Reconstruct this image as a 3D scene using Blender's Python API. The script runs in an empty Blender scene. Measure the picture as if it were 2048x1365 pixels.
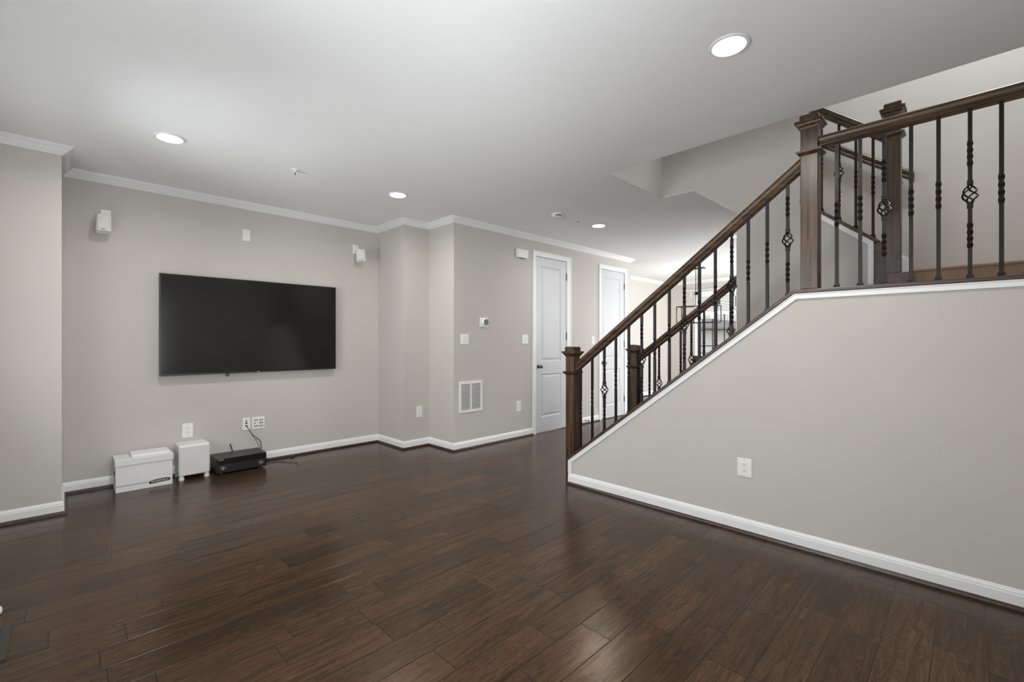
import bpy, bmesh, math, random
from mathutils import Vector, Matrix
R = math.radians
random.seed(4)
SC = bpy.context.scene
COL = SC.collection
# ------------------------------------------------------------------ camera
EYE = 1.25
cam = bpy.data.cameras.new('camera'); cam.sensor_width = 36.0; cam.lens = 910.0 / 2048 * 36
cam.clip_start = 0.02
camo = bpy.data.objects.new('camera', cam); COL.objects.link(camo)
camo.location = (0, 0, EYE); camo.rotation_euler = (R(90), 0, R(45.3 - 90))
SC.camera = camo
# ------------------------------------------------------------------ world, exposure
SC.view_settings.view_transform = 'Standard'; SC.view_settings.look = 'None'
SC.view_settings.exposure = 0.25; SC.view_settings.gamma = 1.0; SC.view_settings.use_curve_mapping = False
w = bpy.data.worlds.new('world'); SC.world = w; w.use_nodes = True
wn = w.node_tree.nodes; wl = w.node_tree.links; wn.clear()
wo = wn.new('ShaderNodeOutputWorld'); wb = wn.new('ShaderNodeBackground')
sky = wn.new('ShaderNodeTexSky'); sky.sky_type = 'HOSEK_WILKIE'; sky.turbidity = 8; sky.sun_direction = (-0.3, -0.5, 0.8)
mixw = wn.new('ShaderNodeMixRGB'); mixw.inputs[0].default_value = 0.85; mixw.inputs[2].default_value = (1, 1, 1, 1)
wl.new(sky.outputs[0], mixw.inputs[1]); wl.new(mixw.outputs[0], wb.inputs[0]); wb.inputs[1].default_value = 1.7
wl.new(wb.outputs[0], wo.inputs[0])

def lamp(name, kind, loc, energy, size=None, size_y=None, rot=(0, 0, 0), color=(1, 1, 1), spread=None, shape=None):
    l = bpy.data.lights.new(name, kind); l.energy = energy; l.color = color
    if kind == 'AREA':
        l.shape = shape or ('RECTANGLE' if size_y else 'SQUARE'); l.size = size
        if size_y: l.size_y = size_y
        if spread: l.spread = spread
    o = bpy.data.objects.new(name, l); COL.objects.link(o); o.location = loc; o.rotation_euler = rot
    return o
# daylight at the left windows, added fill at back and dining side, upstairs light
lamp('daylight_left_window', 'AREA', (-0.60, 3.5, 1.45), 36, 1.4, 0.85, (0, R(-108), 0), (0.95, 0.98, 1))
lamp('daylight_left_window_near', 'AREA', (-0.60, 1.2, 1.45), 43, 1.4, 1.3, (0, R(-108), 0), (0.95, 0.98, 1))
lamp('added_back_fill', 'AREA', (0.45, -0.74, 1.35), 66, 1.4, 1.5, (R(104), 0, R(-8)), (0.95, 0.98, 1))  # added fill from behind the viewpoint, brightens the near ceiling
lamp('added_dining_fill', 'AREA', (8.3, -0.22, 1.5), 175, 3.0, 1.6, (R(90), 0, R(-12)), (0.97, 0.985, 1), R(130))  # added fill outside the unseen side wall, brightens the dining area
lamp('upstairs_ceiling_light', 'AREA', (4.3, -0.2, 5.1), 52, 0.5, None, (0, 0, 0), (0.94, 0.975, 1))

# ------------------------------------------------------------------ materials
def mat(name, color, rough=0.5, metal=0.0, emit=None, estr=0.0, noise=0.0, nscale=40, bump=0.0, spec=0.5, coat=0.0):
    m = bpy.data.materials.new(name); m.use_nodes = True
    n = m.node_tree.nodes; l = m.node_tree.links
    b = n['Principled BSDF']
    b.inputs['Base Color'].default_value = (*color, 1); b.inputs['Roughness'].default_value = rough
    b.inputs['Metallic'].default_value = metal; b.inputs['Specular IOR Level'].default_value = spec
    b.inputs['Coat Weight'].default_value = coat
    if emit:
        b.inputs['Emission Color'].default_value = (*emit, 1); b.inputs['Emission Strength'].default_value = estr
    tc = n.new('ShaderNodeTexCoord'); nz = n.new('ShaderNodeTexNoise'); nz.inputs['Scale'].default_value = nscale
    nz.inputs['Detail'].default_value = 4
    l.new(tc.outputs['Object'], nz.inputs['Vector'])
    if noise:
        rp = n.new('ShaderNodeValToRGB')
        rp.color_ramp.elements[0].position = 0.3; rp.color_ramp.elements[1].position = 0.7
        rp.color_ramp.elements[0].color = (*[c * (1 - noise) for c in color], 1)
        rp.color_ramp.elements[1].color = (*[min(1, c * (1 + noise)) for c in color], 1)
        l.new(nz.outputs['Fac'], rp.inputs[0]); l.new(rp.outputs[0], b.inputs['Base Color'])
    if bump:
        bp = n.new('ShaderNodeBump'); bp.inputs['Strength'].default_value = bump; bp.inputs['Distance'].default_value = 0.002
        l.new(nz.outputs['Fac'], bp.inputs['Height']); l.new(bp.outputs[0], b.inputs['Normal'])
    return m

WALL = mat('wall_paint', (0.515, 0.495, 0.46), 0.75, noise=0.012, nscale=3, spec=0.3)
CEIL = mat('ceiling_paint', (0.86, 0.87, 0.88), 0.9, noise=0.01, nscale=2, spec=0.1)
TRIM = mat('white_trim', (0.78, 0.785, 0.79), 0.35, noise=0.008, nscale=8)
PLATE = mat('white_plastic', (0.78, 0.77, 0.745), 0.35, noise=0.01, nscale=20)
DOORM = mat('door_paint', (0.58, 0.59, 0.61), 0.4, noise=0.01, nscale=6)
IRON = mat('black_iron', (0.018, 0.016, 0.014), 0.42, 0.6, noise=0.2, nscale=60, bump=0.15)
KNOBM = mat('dark_satin_metal', (0.10, 0.10, 0.105), 0.3, 0.7, noise=0.05, nscale=40)
BLACK = mat('black_plastic', (0.012, 0.012, 0.012), 0.35, noise=0.1, nscale=50)
BLKMETAL = mat('black_sheet_metal', (0.05, 0.045, 0.04), 0.45, 0.2, noise=0.1, nscale=80, bump=0.05)
SCREEN = mat('tv_screen', (0.012, 0.012, 0.0115), 0.12, noise=0.03, nscale=5, spec=0.5)
GLOSSBLK = mat('gloss_black', (0.006, 0.005, 0.005), 0.25, noise=0.05, nscale=5)
NICKEL = mat('dark_nickel', (0.18, 0.175, 0.17), 0.3, 0.9, noise=0.05, nscale=30)
GREYMET = mat('grey_hinge_metal', (0.25, 0.25, 0.25), 0.4, 0.8, noise=0.05, nscale=30)
DARK = mat('dark_slot', (0.02, 0.02, 0.02), 0.8, noise=0.1, nscale=30)
CARD = mat('white_cardboard', (0.72, 0.72, 0.715), 0.7, noise=0.02, nscale=15, bump=0.05)
PAPER = mat('white_paper', (0.8, 0.8, 0.8), 0.6, noise=0.01, nscale=15)
GREYINK = mat('grey_ink', (0.2, 0.2, 0.2), 0.7, noise=0.05, nscale=30)
BLKINK = mat('black_ink', (0.03, 0.03, 0.03), 0.6, noise=0.05, nscale=30)
WHTINK = mat('white_ink', (0.8, 0.8, 0.8), 0.5, noise=0.02, nscale=30)
LAMP = mat('lamp_glow', (0.9, 0.9, 0.9), 0.5, emit=(1, 0.985, 0.95), estr=24, noise=0.01)
BULB = mat('bulb_glow', (0.9, 0.9, 0.9), 0.5, emit=(1, 0.97, 0.9), estr=30, noise=0.01)
CARPET = mat('tan_carpet', (0.30, 0.215, 0.15), 0.95, noise=0.35, nscale=220, bump=0.8, spec=0.1)
PURPLE = mat('violet_cable', (0.045, 0.042, 0.085), 0.5, noise=0.1, nscale=30)
SIDING = mat('white_siding', (0.60, 0.60, 0.585), 0.6, noise=0.02, nscale=4)
GRASS = mat('outdoor_ground', (0.25, 0.27, 0.2), 0.9, noise=0.3, nscale=3)
ROOF = mat('grey_roof', (0.2, 0.2, 0.21), 0.8, noise=0.1, nscale=10)
REGM = mat('bronze_register', (0.06, 0.055, 0.05), 0.45, 0.5, noise=0.1, nscale=40)
TAN = mat('tan_rubber', (0.55, 0.35, 0.2), 0.6, noise=0.05, nscale=30)
def glass(name):
    m = bpy.data.materials.new(name); m.use_nodes = True
    n = m.node_tree.nodes; l = m.node_tree.links; n.clear()
    o = n.new('ShaderNodeOutputMaterial'); t = n.new('ShaderNodeBsdfTransparent'); g = n.new('ShaderNodeBsdfGlossy')
    g.inputs['Roughness'].default_value = 0.02
    fr = n.new('ShaderNodeFresnel'); fr.inputs[0].default_value = 1.45; mx = n.new('ShaderNodeMixShader')
    tc = n.new('ShaderNodeTexCoord'); nz = n.new('ShaderNodeTexNoise'); nz.inputs['Scale'].default_value = 1.0
    bp = n.new('ShaderNodeBump'); bp.inputs['Strength'].default_value = 0.01
    l.new(tc.outputs['Object'], nz.inputs['Vector']); l.new(nz.outputs['Fac'], bp.inputs['Height']); l.new(bp.outputs[0], g.inputs['Normal'])
    l.new(fr.outputs[0], mx.inputs[0]); l.new(t.outputs[0], mx.inputs[1]); l.new(g.outputs[0], mx.inputs[2]); l.new(mx.outputs[0], o.inputs[0])
    return m
GLASS = glass('window_glass')

def M(n, op, a, b=None):
    x = n.new('ShaderNodeMath'); x.operation = op
    return x
def wood(name, c0, c1, axis='Z', rough=0.35, stretch=18, scale=3.0, bump=0.12):
    """stained oak, grain running along one object axis"""
    m = bpy.data.materials.new(name); m.use_nodes = True
    n = m.node_tree.nodes; l = m.node_tree.links; b = n['Principled BSDF']
    tc = n.new('ShaderNodeTexCoord'); mp = n.new('ShaderNodeMapping')
    s = [stretch, stretch, stretch]; s['XYZ'.index(axis)] = 1.0
    mp.inputs['Scale'].default_value = s
    nz = n.new('ShaderNodeTexNoise'); nz.inputs['Scale'].default_value = scale; nz.inputs['Detail'].default_value = 7
    nz.inputs['Distortion'].default_value = 0.6
    l.new(tc.outputs['Object'], mp.inputs[0]); l.new(mp.outputs[0], nz.inputs['Vector'])
    rp = n.new('ShaderNodeValToRGB'); rp.color_ramp.elements[0].position = 0.35; rp.color_ramp.elements[1].position = 0.68
    rp.color_ramp.elements[0].color = (*c0, 1); rp.color_ramp.elements[1].color = (*c1, 1)
    l.new(nz.outputs['Fac'], rp.inputs[0]); l.new(rp.outputs[0], b.inputs['Base Color'])
    b.inputs['Roughness'].default_value = rough
    bp = n.new('ShaderNodeBump'); bp.inputs['Strength'].default_value = bump; bp.inputs['Distance'].default_value = 0.002
    l.new(nz.outputs['Fac'], bp.inputs['Height']); l.new(bp.outputs[0], b.inputs['Normal'])
    return m
D0, D1 = (0.024, 0.0125, 0.006), (0.098, 0.053, 0.024)
WOODZ = wood('stained_oak_vertical', D0, D1, 'Z')
WOODY = wood('stained_oak_rail', D0, D1, 'Y')
WOODX = wood('stained_oak_cross', D0, D1, 'X')
SHOE = wood('stained_shoe_moulding', (0.02, 0.009, 0.005), (0.055, 0.025, 0.013), 'X')

def floor_mat():
    m = bpy.data.materials.new('dark_hardwood_floor'); m.use_nodes = True
    n = m.node_tree.nodes; l = m.node_tree.links; b = n['Principled BSDF']
    def math_(op, a, b_=None, c=None):
        x = n.new('ShaderNodeMath'); x.operation = op
        for i, v in enumerate((a, b_, c)):
            if v is None: continue
            if isinstance(v, (int, float)): x.inputs[i].default_value = v
            else: l.new(v, x.inputs[i])
        return x.outputs[0]
    tc = n.new('ShaderNodeTexCoord'); sp = n.new('ShaderNodeSeparateXYZ'); l.new(tc.outputs['Object'], sp.inputs[0])
    W, L = 0.158, 1.25
    yy = math_('DIVIDE', math_('SUBTRACT', sp.outputs[1], 0.111), W)
    row = math_('FLOOR', yy); fy = math_('SUBTRACT', yy, row)
    wn1 = n.new('ShaderNodeTexWhiteNoise'); wn1.noise_dimensions = '1D'; l.new(row, wn1.inputs['W'])
    xx = math_('DIVIDE', math_('ADD', sp.outputs[0], math_('MULTIPLY', wn1.outputs['Value'], 5.0)), L)
    # random board lengths: two joint sets
    colm = math_('FLOOR', xx); fx = math_('SUBTRACT', xx, colm)
    wn3 = n.new('ShaderNodeTexWhiteNoise'); wn3.noise_dimensions = '2D'
    cb0 = n.new('ShaderNodeCombineXYZ'); l.new(row, cb0.inputs[0]); l.new(colm, cb0.inputs[1]); l.new(cb0.outputs[0], wn3.inputs['Vector'])
    cut = math_('ADD', math_('MULTIPLY', wn3.outputs['Value'], 0.45), 0.28)
    half = math_('GREATER_THAN', fx, cut)
    cb = n.new('ShaderNodeCombineXYZ'); l.new(row, cb.inputs[0]); l.new(colm, cb.inputs[1]); l.new(half, cb.inputs[2])
    wn2 = n.new('ShaderNodeTexWhiteNoise'); wn2.noise_dimensions = '3D'; l.new(cb.outputs[0], wn2.inputs['Vector'])
    pid = wn2.outputs['Value']
    # seams
    ey = math_('MULTIPLY', math_('MINIMUM', fy, math_('SUBTRACT', 1.0, fy)), W)
    ex = math_('MULTIPLY', math_('MINIMUM', math_('MINIMUM', fx, math_('SUBTRACT', 1.0, fx)), math_('ABSOLUTE', math_('SUBTRACT', fx, cut))), L)
    ed = math_('MINIMUM', ey, ex)
    mr = n.new('ShaderNodeMapRange'); mr.inputs[1].default_value = 0.0006; mr.inputs[2].default_value = 0.0028
    l.new(ed, mr.inputs[0]); seam = mr.outputs[0]
    # grain
    gv = n.new('ShaderNodeCombineXYZ')
    l.new(math_('ADD', math_('MULTIPLY', sp.outputs[0], 1.3), math_('MULTIPLY', pid, 37.0)), gv.inputs[0])
    l.new(math_('MULTIPLY', sp.outputs[1], 16.0), gv.inputs[1]); l.new(math_('MULTIPLY', pid, 11.0), gv.inputs[2])
    g1 = n.new('ShaderNodeTexNoise'); g1.inputs['Scale'].default_value = 2.2; g1.inputs['Detail'].default_value = 8; g1.inputs['Distortion'].default_value = 1.2
    l.new(gv.outputs[0], g1.inputs['Vector'])
    gv2 = n.new('ShaderNodeCombineXYZ')
    l.new(math_('ADD', math_('MULTIPLY', sp.outputs[0], 0.9), math_('MULTIPLY', pid, 53.0)), gv2.inputs[0])
    l.new(math_('ADD', math_('MULTIPLY', sp.outputs[1], 6.0), math_('MULTIPLY', pid, 7.0)), gv2.inputs[1])
    g2 = n.new('ShaderNodeTexNoise'); g2.inputs['Scale'].default_value = 1.6; g2.inputs['Detail'].default_value = 2; g2.inputs['Distortion'].default_value = 2.0
    l.new(gv2.outputs[0], g2.inputs['Vector'])
    # cathedral rings: thin dark lines on the contours of the slow noise
    ring = math_('ABSOLUTE', math_('SUBTRACT', math_('FRACT', math_('MULTIPLY', g2.outputs['Fac'], 13.0)), 0.5))
    g = math_('ADD', math_('MULTIPLY', g1.outputs['Fac'], 0.8), math_('MULTIPLY', ring, 0.4))
    rp = n.new('ShaderNodeValToRGB'); e = rp.color_ramp.elements
    e[0].position = 0.22; e[0].color = (0.0145, 0.0076, 0.0040, 1); e[1].position = 0.85; e[1].color = (0.098, 0.054, 0.029, 1)
    e2 = e.new(0.5); e2.color = (0.049, 0.0265, 0.0142, 1)
    l.new(g, rp.inputs[0])
    tint = n.new('ShaderNodeMapRange'); tint.inputs[3].default_value = 0.75; tint.inputs[4].default_value = 1.25; l.new(pid, tint.inputs[0])
    mul = n.new('ShaderNodeMixRGB'); mul.blend_type = 'MULTIPLY'; mul.inputs[0].default_value = 1
    l.new(rp.outputs[0], mul.inputs[1]); l.new(tint.outputs[0], mul.inputs[2])
    sm = n.new('ShaderNodeMixRGB'); sm.inputs[1].default_value = (0.006, 0.0035, 0.002, 1)
    l.new(seam, sm.inputs[0]); l.new(mul.outputs[0], sm.inputs[2]); l.new(sm.outputs[0], b.inputs['Base Color'])
    rr = n.new('ShaderNodeMapRange'); rr.inputs[3].default_value = 0.29; rr.inputs[4].default_value = 0.20; l.new(g, rr.inputs[0])
    l.new(rr.outputs[0], b.inputs['Roughness'])
    b.inputs['Specular Tint'].default_value = (1.0, 0.68, 0.43, 1); b.inputs['Specular IOR Level'].default_value = 0.37
    sc = n.new('ShaderNodeTexNoise'); sc.inputs['Scale'].default_value = 1.0; sc.inputs['Detail'].default_value = 3
    gv3 = n.new('ShaderNodeCombineXYZ'); l.new(math_('MULTIPLY', sp.outputs[0], 3.0), gv3.inputs[0]); l.new(math_('MULTIPLY', sp.outputs[1], 14.0), gv3.inputs[1]); l.new(pid, gv3.inputs[2])
    l.new(gv3.outputs[0], sc.inputs['Vector'])
    h = math_('ADD', math_('ADD', math_('MULTIPLY', g, 0.25), math_('MULTIPLY', seam, 0.8)), math_('MULTIPLY', sc.outputs['Fac'], 0.8))
    bp = n.new('ShaderNodeBump'); bp.inputs['Strength'].default_value = 0.35; bp.inputs['Distance'].default_value = 0.003
    l.new(h, bp.inputs['Height']); l.new(bp.outputs[0], b.inputs['Normal'])
    return m
FLOORM = floor_mat()

# ------------------------------------------------------------------ mesh helpers
class MB:
    def __init__(s): s.v = []; s.f = []
    def add(s, vs, fs):
        k = len(s.v); s.v += [tuple(p) for p in vs]; s.f += [tuple(i + k for i in f) for f in fs]; return s
    def box(s, x0, x1, y0, y1, z0, z1):
        return s.add([(x0, y0, z0), (x1, y0, z0), (x1, y1, z0), (x0, y1, z0), (x0, y0, z1), (x1, y0, z1), (x1, y1, z1), (x0, y1, z1)],
                     [(0, 3, 2, 1), (4, 5, 6, 7), (0, 1, 5, 4), (1, 2, 6, 5), (2, 3, 7, 6), (3, 0, 4, 7)])
    def prism(s, poly, axis, a, b):
        """poly of 2D points extruded along axis: 'X' -> (y,z), 'Y' -> (x,z), 'Z' -> (x,y)"""
        n = len(poly)
        def p(q, t): return (t, q[0], q[1]) if axis == 'X' else ((q[0], t, q[1]) if axis == 'Y' else (q[0], q[1], t))
        vs = [p(q, a) for q in poly] + [p(q, b) for q in poly]
        fs = [tuple(range(n - 1, -1, -1)), tuple(range(n, 2 * n))] + [(i, (i + 1) % n, n + (i + 1) % n, n + i) for i in range(n)]
        return s.add(vs, fs)
    def lathe(s, prof, o=(0, 0, 0), axis='Z', seg=24):
        vs = []; fs = []; m = len(prof)
        for i in range(seg):
            a = 2 * math.pi * i / seg
            for r, h in prof:
                c, d = r * math.cos(a), r * math.sin(a)
                q = (c, d, h) if axis == 'Z' else ((h, c, d) if axis == 'X' else (c, h, d))
                vs.append((o[0] + q[0], o[1] + q[1], o[2] + q[2]))
        for i in range(seg):
            j = (i + 1) % seg
            for k in range(m - 1): fs.append((i * m + k, j * m + k, j * m + k + 1, i * m + k + 1))
        fs.append(tuple(i * m for i in range(seg))[::-1]); fs.append(tuple(i * m + m - 1 for i in range(seg)))
        return s.add(vs, fs)
    def tube(s, pts, r, seg=8):
        pts = [Vector(p) for p in pts]; vs = []; fs = []; n = len(pts)
        rr = r if isinstance(r, list) else [r] * n
        up = None
        for i, p in enumerate(pts):
            d = (pts[min(i + 1, n - 1)] - pts[max(i - 1, 0)]).normalized()
            if up is None: up = Vector((0, 0, 1)) if abs(d.z) < 0.9 else Vector((1, 0, 0))
            a = d.cross(up).normalized(); c = a.cross(d).normalized(); up = c
            for k in range(seg):
                t = 2 * math.pi * k / seg
                vs.append(p + rr[i] * (math.cos(t) * a + math.sin(t) * c))
        for i in range(n - 1):
            for k in range(seg):
                j = (k + 1) % seg; fs.append((i * seg + k, i * seg + j, (i + 1) * seg + j, (i + 1) * seg + k))
        fs.append(tuple(range(seg))[::-1]); fs.append(tuple((n - 1) * seg + k for k in range(seg)))
        return s.add(vs, fs)
    def sweep(s, path, prof):
        """mitred moulding: path in XY with the room on its right, prof = closed list of (out, z)"""
        n = len(path); m = len(prof); vs = []; fs = []
        nor = []
        for i in range(n - 1):
            d = Vector((path[i + 1][0] - path[i][0], path[i + 1][1] - path[i][1])).normalized(); nor.append(Vector((d.y, -d.x)))
        for i in range(n):
            if i == 0: mt = nor[0]
            elif i == n - 1: mt = nor[-1]
            else: mt = (nor[i - 1] + nor[i]) / (1 + nor[i - 1].dot(nor[i]))
            for o, z in prof: vs.append((path[i][0] + mt.x * o, path[i][1] + mt.y * o, z))
        for i in range(n - 1):
            for k in range(m):
                j = (k + 1) % m; fs.append((i * m + k, (i + 1) * m + k, (i + 1) * m + j, i * m + j))
        fs.append(tuple(range(m))); fs.append(tuple((n - 1) * m + k for k in range(m))[::-1])
        return s.add(vs, fs)
    def build(s, name, m, parent=None, bevel=0.0, smooth=False, seg=2):
        me = bpy.data.meshes.new(name); me.from_pydata(s.v, [], s.f); me.update()
        bm = bmesh.new(); bm.from_mesh(me); bmesh.ops.recalc_face_normals(bm, faces=bm.faces); bm.to_mesh(me); bm.free()
        me.materials.append(m)
        if smooth:
            for p in me.polygons: p.use_smooth = True
            try: me.set_sharp_from_angle(angle=R(40))
            except Exception: pass
        o = bpy.data.objects.new(name, me); COL.objects.link(o)
        if parent: o.parent = parent; o.location = -Vector(parent_world(parent))
        if bevel:
            bv = o.modifiers.new('bevel', 'BEVEL'); bv.width = bevel; bv.segments = seg; bv.limit_method = 'ANGLE'
        return o
def parent_world(p):
    v = Vector(p.location)
    while p.parent: p = p.parent; v += Vector(p.location)
    return v
def tag(o, label, cat, group=None):
    o['label'] = label; o['category'] = cat
    if group: o['group'] = group
    return o
def thing(name, label, cat, loc, group=None):
    o = bpy.data.objects.new(name, None); COL.objects.link(o); o.location = loc; o.empty_display_size = 0.1
    return tag(o, label, cat, group)
def struct(o): o['kind'] = 'structure'; return o
def copy_tree(o, parent=None):
    c = o.copy(); COL.objects.link(c); c.parent = parent
    for ch in list(o.children): copy_tree(ch, c)
    return c
def text_mesh(name, body, size, m, parent, origin, xdir, ydir, depth=0.0006):
    """lettering lying in the plane (xdir, ydir), centred on origin"""
    cu = bpy.data.curves.new(name, 'FONT'); cu.body = body; cu.size = size; cu.extrude = depth
    cu.align_x = 'CENTER'; cu.align_y = 'CENTER'
    to = bpy.data.objects.new('tmp_text', cu); COL.objects.link(to)
    bpy.context.view_layer.update()
    me = bpy.data.meshes.new_from_object(to.evaluated_get(bpy.context.evaluated_depsgraph_get()))
    bpy.data.objects.remove(to); bpy.data.curves.remove(cu)
    xd = Vector(xdir).normalized(); yd = Vector(ydir).normalized(); zd = xd.cross(yd)
    mx = Matrix(((xd.x, yd.x, zd.x, origin[0]), (xd.y, yd.y, zd.y, origin[1]), (xd.z, yd.z, zd.z, origin[2]), (0, 0, 0, 1)))
    me.transform(mx); me.materials.clear(); me.materials.append(m); me.name = name
    o = bpy.data.objects.new(name, me); COL.objects.link(o); o.parent = parent; o.location = -Vector(parent_world(parent))
    return o

# ------------------------------------------------------------------ room dimensions
ZC = 2.655                                   # ceiling
XL, YB = -0.42, -0.55                        # left and back wall faces
YT, YJ = 5.20, 4.63                          # television wall, jog beside it
XA, XC0, XC1 = 0.0, 2.80, 3.15               # alcove edge, chase
YC, YH, XH = 4.60, 4.12, 6.94                # chase face, hall (door) wall, its far end
XS, XSI = 3.165, 3.275                       # stair wall faces
XM, XMI = 4.20, 4.31                         # central stair wall
XF = 5.25                                    # far wall of the stairwell
XW = 10.5                                    # dining window wall
T = 0.12

# floor
struct(MB().box(-0.6, XW + 0.1, -0.7, 5.4, -0.1, 0).build('floor', FLOORM))
# ceiling with the stair opening
c = MB()
c.box(-0.55, 3.26, -0.67, 5.32, ZC, ZC + 0.29); c.box(3.26, XW + T, 2.15, 5.32, ZC, ZC + 0.3)
c.box(XM, XF + T, 1.83, 2.15, ZC, ZC + 0.003); c.box(XF + T, XW + T, -0.12, 2.15, ZC, ZC + 0.3)
struct(c.build('ceiling', CEIL))
struct(MB().box(3.14, XF + T, -1.42, 2.265, 5.2, 5.3).build('ceiling_upper', CEIL))
# walls
struct(MB().box(XL - T, XA, YJ, YT + T, 0, ZC).build('wall_far_left', WALL))
struct(MB().box(XA, XC0, YT, YT + T, 0, ZC).build('wall_far', WALL))
struct(MB().box(XC0, XC1, YC, YT + T, 0, ZC).build('wall_far_right', WALL))
# left wall with a window
wy0, wy1, wz0, wz1 = 3.05, 3.95, 0.7, 2.2
lw = MB(); lw.box(XL - T, XL, YB - T, 0.55, 0, ZC); lw.box(XL - T, XL, 1.85, wy0, 0, ZC); lw.box(XL - T, XL, 0.55, 1.85, 0, wz0); lw.box(XL - T, XL, 0.55, 1.85, wz1, ZC); lw.box(XL - T, XL, wy1, YJ, 0, ZC); lw.box(XL - T, XL, wy0, wy1, 0, wz0); lw.box(XL - T, XL, wy0, wy1, wz1, ZC)
struct(lw.build('wall_left', WALL))
bw_ = MB(); bw_.box(XL, -0.3, YB - T, YB, 0, ZC); bw_.box(1.2, XS, YB - T, YB, 0, ZC); bw_.box(-0.3, 1.2, YB - T, YB, 0, 0.5); bw_.box(-0.3, 1.2, YB - T, YB, 2.2, ZC)
struct(bw_.build('wall_back', WALL))
# hall wall with two door openings
D1X = (4.515, 5.19); D2X = (6.045, 6.745); DZ = 2.40
hw = MB(); hw.box(XC1, D1X[0], YH, YH + T, 0, ZC); hw.box(D1X[1], D2X[0], YH, YH + T, 0, ZC); hw.box(D2X[1], XH, YH, YH + T, 0, ZC)
hw.box(D1X[0], D1X[1], YH, YH + T, DZ, ZC); hw.box(D2X[0], D2X[1], YH, YH + T, DZ, ZC)
hw.box(XC1, XC1 + T, YH + T, YC + 0.1, 0, ZC); hw.box(XH - T, XH, YH + T, YT + T, 0, ZC)
struct(hw.build('wall_hall', WALL))
struct(MB().box(XH, XW, YT, YT + T, 0, ZC).build('wall_dining_far', WALL))
# dining window wall
v0, v1, u0, u1 = 2.72, 4.47, 0.70, 2.32
dw = MB(); dw.box(XW, XW + T, v1, YT + T, 0, ZC); dw.box(XW, XW + T, -0.12, v0, 0, ZC); dw.box(XW, XW + T, v0, v1, 0, u0); dw.box(XW, XW + T, v0, v1, u1, ZC)
struct(dw.build('wall_dining_window', WALL))
ds = MB(); ds.box(XF + T, 6.8, -0.12, 0, 0, ZC); ds.box(9.8, XW, -0.12, 0, 0, ZC); ds.box(6.8, 9.8, -0.12, 0, 0, 0.7); ds.box(6.8, 9.8, -0.12, 0, 2.3, ZC)
struct(ds.build('wall_dining_side', WALL))
# stair wall: knee wall under the flight and the landing guard
CY0, CZ0, CY1, CZ1, YEND = 2.489, 0.205, 0.757, 1.537, -1.3
SL = (CZ1 - CZ0) / (CY0 - CY1)
st = MB().prism([(CY0, 0), (CY0, CZ0), (CY1, CZ1), (YB, CZ1), (YB, ZC), (YEND, ZC), (YEND, 0)], 'X', XS, XSI)
struct(st.build('wall_stair', WALL))
KS = 0.817
K0 = (0.50, 1.974)                            # low end of the second knee wall
K1 = (0.969, K0[1] + KS * 0.469)
sof = [(1.45, 2.391), (1.83, ZC)]
struct(MB().prism([(1.45, 0), (1.45, 2.3965), (1.826, ZC + 0.0035), (2.145, ZC + 0.0035), (2.145, 5.2), (K1[0], 5.2), K1, K0, (K0[0], 1.52), (YEND, 1.52), (YEND, 0)], 'X', XM, XMI).build('wall_central', WALL))
struct(MB().prism([(1.45, 0), (1.45, 2.3965), (1.826, ZC + 0.0035), (2.145, ZC + 0.0035), (2.145, 5.2), (YEND, 5.2), (YEND, 0)], 'X', XF, XF + T).build('wall_stairwell', WALL))
struct(MB().box(XS, XF + T, YEND - T, YEND, 0, 5.2).build('wall_stair_end', WALL))
ws = MB(); ws.box(3.26, XF + T, 2.145, 2.15, ZC + 0.0005, ZC + 0.3); ws.box(3.26, XF + T, 2.145, 2.265, ZC + 0.3, 5.2); ws.box(3.14, 3.26, -1.3, 2.265, ZC + 0.3, 5.2)  # fascia; shaft walls above it are added to keep sky light out
struct(ws.build('wall_fascia_closure', WALL))
# soffit under the second flight
struct(MB().prism([(1.83, ZC), (1.83, ZC + 0.004), (1.4505, ZC + 0.004 - 0.3795 * 0.695), (1.4505, ZC - 0.3795 * 0.695)], 'X', XM, XF + T).build('ceiling_soffit', CEIL))

# mouldings
BASE = [(0, 0.02), (0.014, 0.02), (0.014, 0.068), (0.011, 0.072), (0.011, 0.079), (0.008, 0.083), (0.005, 0.092), (0, 0.094)]
SHOEP = [(0, 0), (0.03, 0), (0.03, 0.006), (0.026, 0.016), (0.02, 0.021), (0.0, 0.021)]
CROWN = [(0, ZC), (0.062, ZC), (0.062, ZC - 0.009), (0.052, ZC - 0.011), (0.052, ZC - 0.018), (0.041, ZC - 0.025), (0.030, ZC - 0.037), (0.024, ZC - 0.044),
         (0.015, ZC - 0.046), (0.015, ZC - 0.054), (0.006, ZC - 0.056), (0.006, ZC - 0.063), (0, ZC - 0.063)]
def baseboard(name, path):
    b = struct(MB().sweep(path, BASE).build(name, TRIM))
    s = MB().sweep(path, SHOEP).build('shoe_moulding', SHOE, b); s['label'] = 'dark stained quarter round strip along the floor'
    return b
baseboard('baseboard_left', [(XS, YB), (XL, YB), (XL, YJ), (XA, YJ), (XA, YT), (XC0, YT), (XC0, YC), (XC1, YC), (XC1, YH), (4.456, YH)])
baseboard('baseboard_hall', [(5.277, YH), (5.986, YH)])
baseboard('baseboard_hall_end', [(6.817, YH), (XH, YH), (XH, YT), (XW, YT), (XW, 0)])
baseboard('baseboard_stair', [(XS, CY0), (XS, YB)])
tr = MB().sweep([(XS, YB), (XL, YB), (XL, YJ), (XA, YJ), (XA, YT), (XC0, YT), (XC0, YC), (XC1, YC), (XC1, YH), (XH, YH), (XH, YT), (XW, YT), (XW, 0)], CROWN)
struct(tr.build('trim_1', TRIM))
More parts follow.
